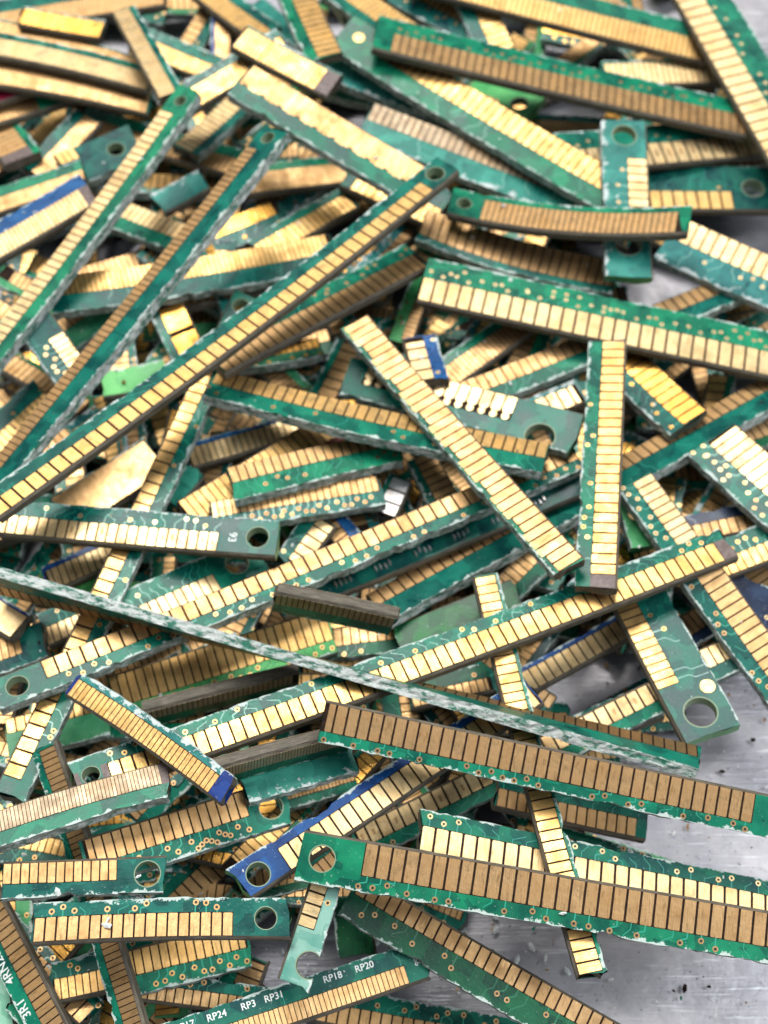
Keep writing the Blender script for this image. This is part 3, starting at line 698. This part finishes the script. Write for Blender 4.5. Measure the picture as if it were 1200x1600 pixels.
s(8, (8,1630), (-12,1465), 44, .3, 10, 'none', 'pale', 'milky green scrap in the bottom left corner')
s(8, (60,1600), (20,1560), 40, .3, 10, 'none', 'green', 'small green scrap in the bottom left corner')
s(7, (882,832), (765,950), 52, .6, 12, 'tan', 'green', 'dim strip between the diagonal strip and the long golden strip', vias=0)
s(8, (812,926), (618,1004), 46, .3, 12, 'none', 'deep', 'dark green plain strip above the long golden strip')
s(7, (812,198), (962,206), 34, .7, 7, 'brown', 'green', 'thin brown strip behind the pale upright board', vias=0)
s(8, (735,138), (838,178), 50, .35, 9, 'tan', 'lime', 'light green tab with a hole behind the gold slanting strip', hb=(28,12), blb=50)
s(8, (608,156), (512,132), 42, .5, 7, 'gold', 'green', 'small gold strip right of the purplish square end', vias=0)
s(9, (732,184), (492,100), 42, .3, 8, 'none', 'scuffed', 'scuffed teal strip above the beige strip')
s(8, (505,78), (612,128), 30, .8, 8, 'tan', 'green', 'narrow tan strip below the plain green end', vias=0)
s(7, (725,224), (582,178), 52, .35, 9, 'none', 'pale', 'pale green scrap behind the grey strip with worn teal side')
s(8, (505,92), (398,8), 32, .4, 8, 'none', 'scuffed', 'thin worn teal strip near the top edge')
s(7, (635,1090), (770,1060), 48, .5, 12, 'tan', 'deep', 'dark strip in the gap below the long golden strip', vias=.3)
s(8, (530,1235), (600,1160), 40, .8, 13, 'orange', 'green', 'orange-gold scrap above the blue strip', vias=0)
s(7, (560,1500), (545,1400), 60, .3, 12, 'none', 'deep', 'dark green scrap beneath the holed end of the lower brown strip')
s(7, (600,1420), (640,1500), 40, .3, 12, 'none', 'scuffed', 'small scuffed scrap above the RP strip')
#END

# where the bare tray shows
BARE = [((850,1425), (1230,1650)), ((985,1210), (1230,1330)), ((1100,1040), (1230,1260)), ((530,1440), (860,1640)), ((1120,-30), (1230,80)), ((990,-20), (1060,40)),
        ((1085,320), (1200,390)), ((985,410), (1120,480)), ((860,1030), (1010,1110)), ((400,1460), (520,1560))]
rf = random.Random(11)
TW = {'tan': 'dull tan', 'brown': 'brown', 'gold': 'gold', 'orange': 'orange-gold'}
MW = {'green': 'green', 'deep': 'deep green', 'dark': 'dark teal', 'lime': 'light green', 'scuffed': 'scuffed teal'}
def fillers(n, l0, l1, cap):
    out = []; tries = 0
    while len(out) < n and tries < 9000:
        tries += 1
        cx, cy = rf.uniform(-40, 1240), rf.uniform(-70, 1650)
        sc_ = .60+.40*cy/1600
        ln = rf.uniform(l0, l1)*sc_; an = rf.gauss(-25, 42) if rf.random() < .7 else rf.uniform(0, 180)
        dx, dy = math.cos(R(an))*ln/2, math.sin(R(an))*ln/2
        P = [(cx+dx*k, cy+dy*k) for k in (-1, -.5, 0, .5, 1)]
        if any(x0 < p[0] < x1 and y0 < p[1] < y1 for p in P for (x0, y0), (x1, y1) in BARE): continue
        if rf.random() < .5: dx, dy = -dx, -dy
        tone = rf.choice(['tan', 'tan', 'brown', 'gold', 'gold', 'orange']); mk = rf.choice(['green', 'green', 'green', 'deep', 'dark', 'green', 'lime', 'scuffed'])
        place = ('top', 'upper middle', 'lower middle', 'bottom')[min(3, max(0, int(cy//400)))]+' '+('left', 'centre', 'right')[min(2, max(0, int(cx//400)))]
        sl = dy/dx if abs(dx) > 1e-3 else 99
        way = 'steep' if abs(sl) > 1.6 else ('level' if abs(sl) < .2 else ('falling' if sl > 0 else 'rising'))
        out.append(dict(a=(cx-dx, cy-dy), b=(cx+dx, cy+dy), w=rf.uniform(44, 64)*sc_*1.05, gf=rf.uniform(.5, .8), pitch=rf.uniform(10, 18)*sc_, tone=tone,
                   mask=mk, label='%s %s %s strip with %s side, half buried at the %s' % (way, 'short' if ln < 235*sc_ else 'long', TW[tone], MW[mk], place), group='strips half buried deep in the pile', ra=rf.choice((.3, .5, 1.)), rb=rf.choice((.3, .6, 1.3)), bow=rf.uniform(-4, 4), vias=.3, traces=.3, cap=cap, roll=rf.gauss(0, 8)))
    return out
# the lowest scraps, past the three hundred that can be told apart: one mass
SINK = MB()
for i, S in enumerate(fillers(300, 160, 420, 2.4*MM)): make_strip(S, 3000+i)
LOW, SINK = SINK, None
lo = LOW.build('strip_scraps', None, lambda x, y, z: (x, y, z))
lo['kind'] = 'stuff'; lo['label'] = 'mass of strip scraps in the dark at the bottom of the pile'; lo['category'] = 'scrap'
FB = fillers(300-len(T_), 140, 340, 6*MM)
for i, S in enumerate(FB): make_strip(S, 1000+i)
T_.sort(key=lambda t: (t[0], t[1]))
for lay, i, S in T_: make_strip(S, i)
zs = [(S['A'][2]+S['B'][2])/2*1000 for _, _, S in T_]
print('strips', len(T_), 'filler', len(FB), 'z mm: mean %.1f max %.1f' % (sum(zs)/len(zs), max(zs)))
for lay, i, S in T_[-22:]: print(lay, S['label'][:40], 'za %.1f zb %.1f w %.1f L %.0f' % (S['A'][2]*1000, S['B'][2]*1000, S['wd']*1000, S['L']*1000))

# crumbs of fibre and green lacquer broken off the sheared sides, lying on the strips and on the tray
D = MB(); rd = random.Random(5)
for k in range(1500):
    if rd.random() < .6:
        Q = rd.choice(PLACED); t = rd.random(); lat = rd.uniform(-.2, .95)*Q['hw']
        if Q['heavy']: continue
        c = Q['A']+(Q['B']-Q['A'])*t+Q['yh']*lat; c = np.array(c); c[2] += Q['ht']+lat*math.tan(Q['roll'])
        if any(P is not Q and abs((c-P['A'])[:2]@P['yh'][:2]) < P['hw'] and 0 < (c-P['A'])[:2]@P['xh2'] < P['Lxy'] and P['A'][2] > c[2]-.002 for P in PLACED[-150:]): continue
    else: c = unproj(rd.uniform(350, 1200), rd.uniform(900, 1600), 0.); c[2] = .0001
    r0 = rd.uniform(.05, .16)*MM if rd.random() < .9 else rd.uniform(.2, .3)*MM
    a0 = rd.uniform(0, 6.3); el = rd.uniform(1, 2.6)
    pts = [(c[0]+r0*el*math.cos(a0)*math.cos(q)*rd.uniform(.7, 1.1)-r0*math.sin(a0)*math.sin(q), c[1]+r0*el*math.sin(a0)*math.cos(q)+r0*math.cos(a0)*math.sin(q)*rd.uniform(.7, 1.1), c[2]) for q in (0, 1.3, 2.5, 3.8, 5)]
    ap = (c[0]+r0*.2, c[1], c[2]+r0*rd.uniform(.5, 1))
    key = 'ink' if rd.random() < .62 else rd.choice(['gap', 'green', 'tan'])
    for q in range(5): D.face([pts[q], pts[(q+1) % 5], ap], key, None, .3)
d = D.build('fibre_crumbs', None, lambda x, y, z: (x, y, z)); d['kind'] = 'stuff'; d['label'] = 'white fibre crumbs scattered over the strips and tray'; d['category'] = 'debris'
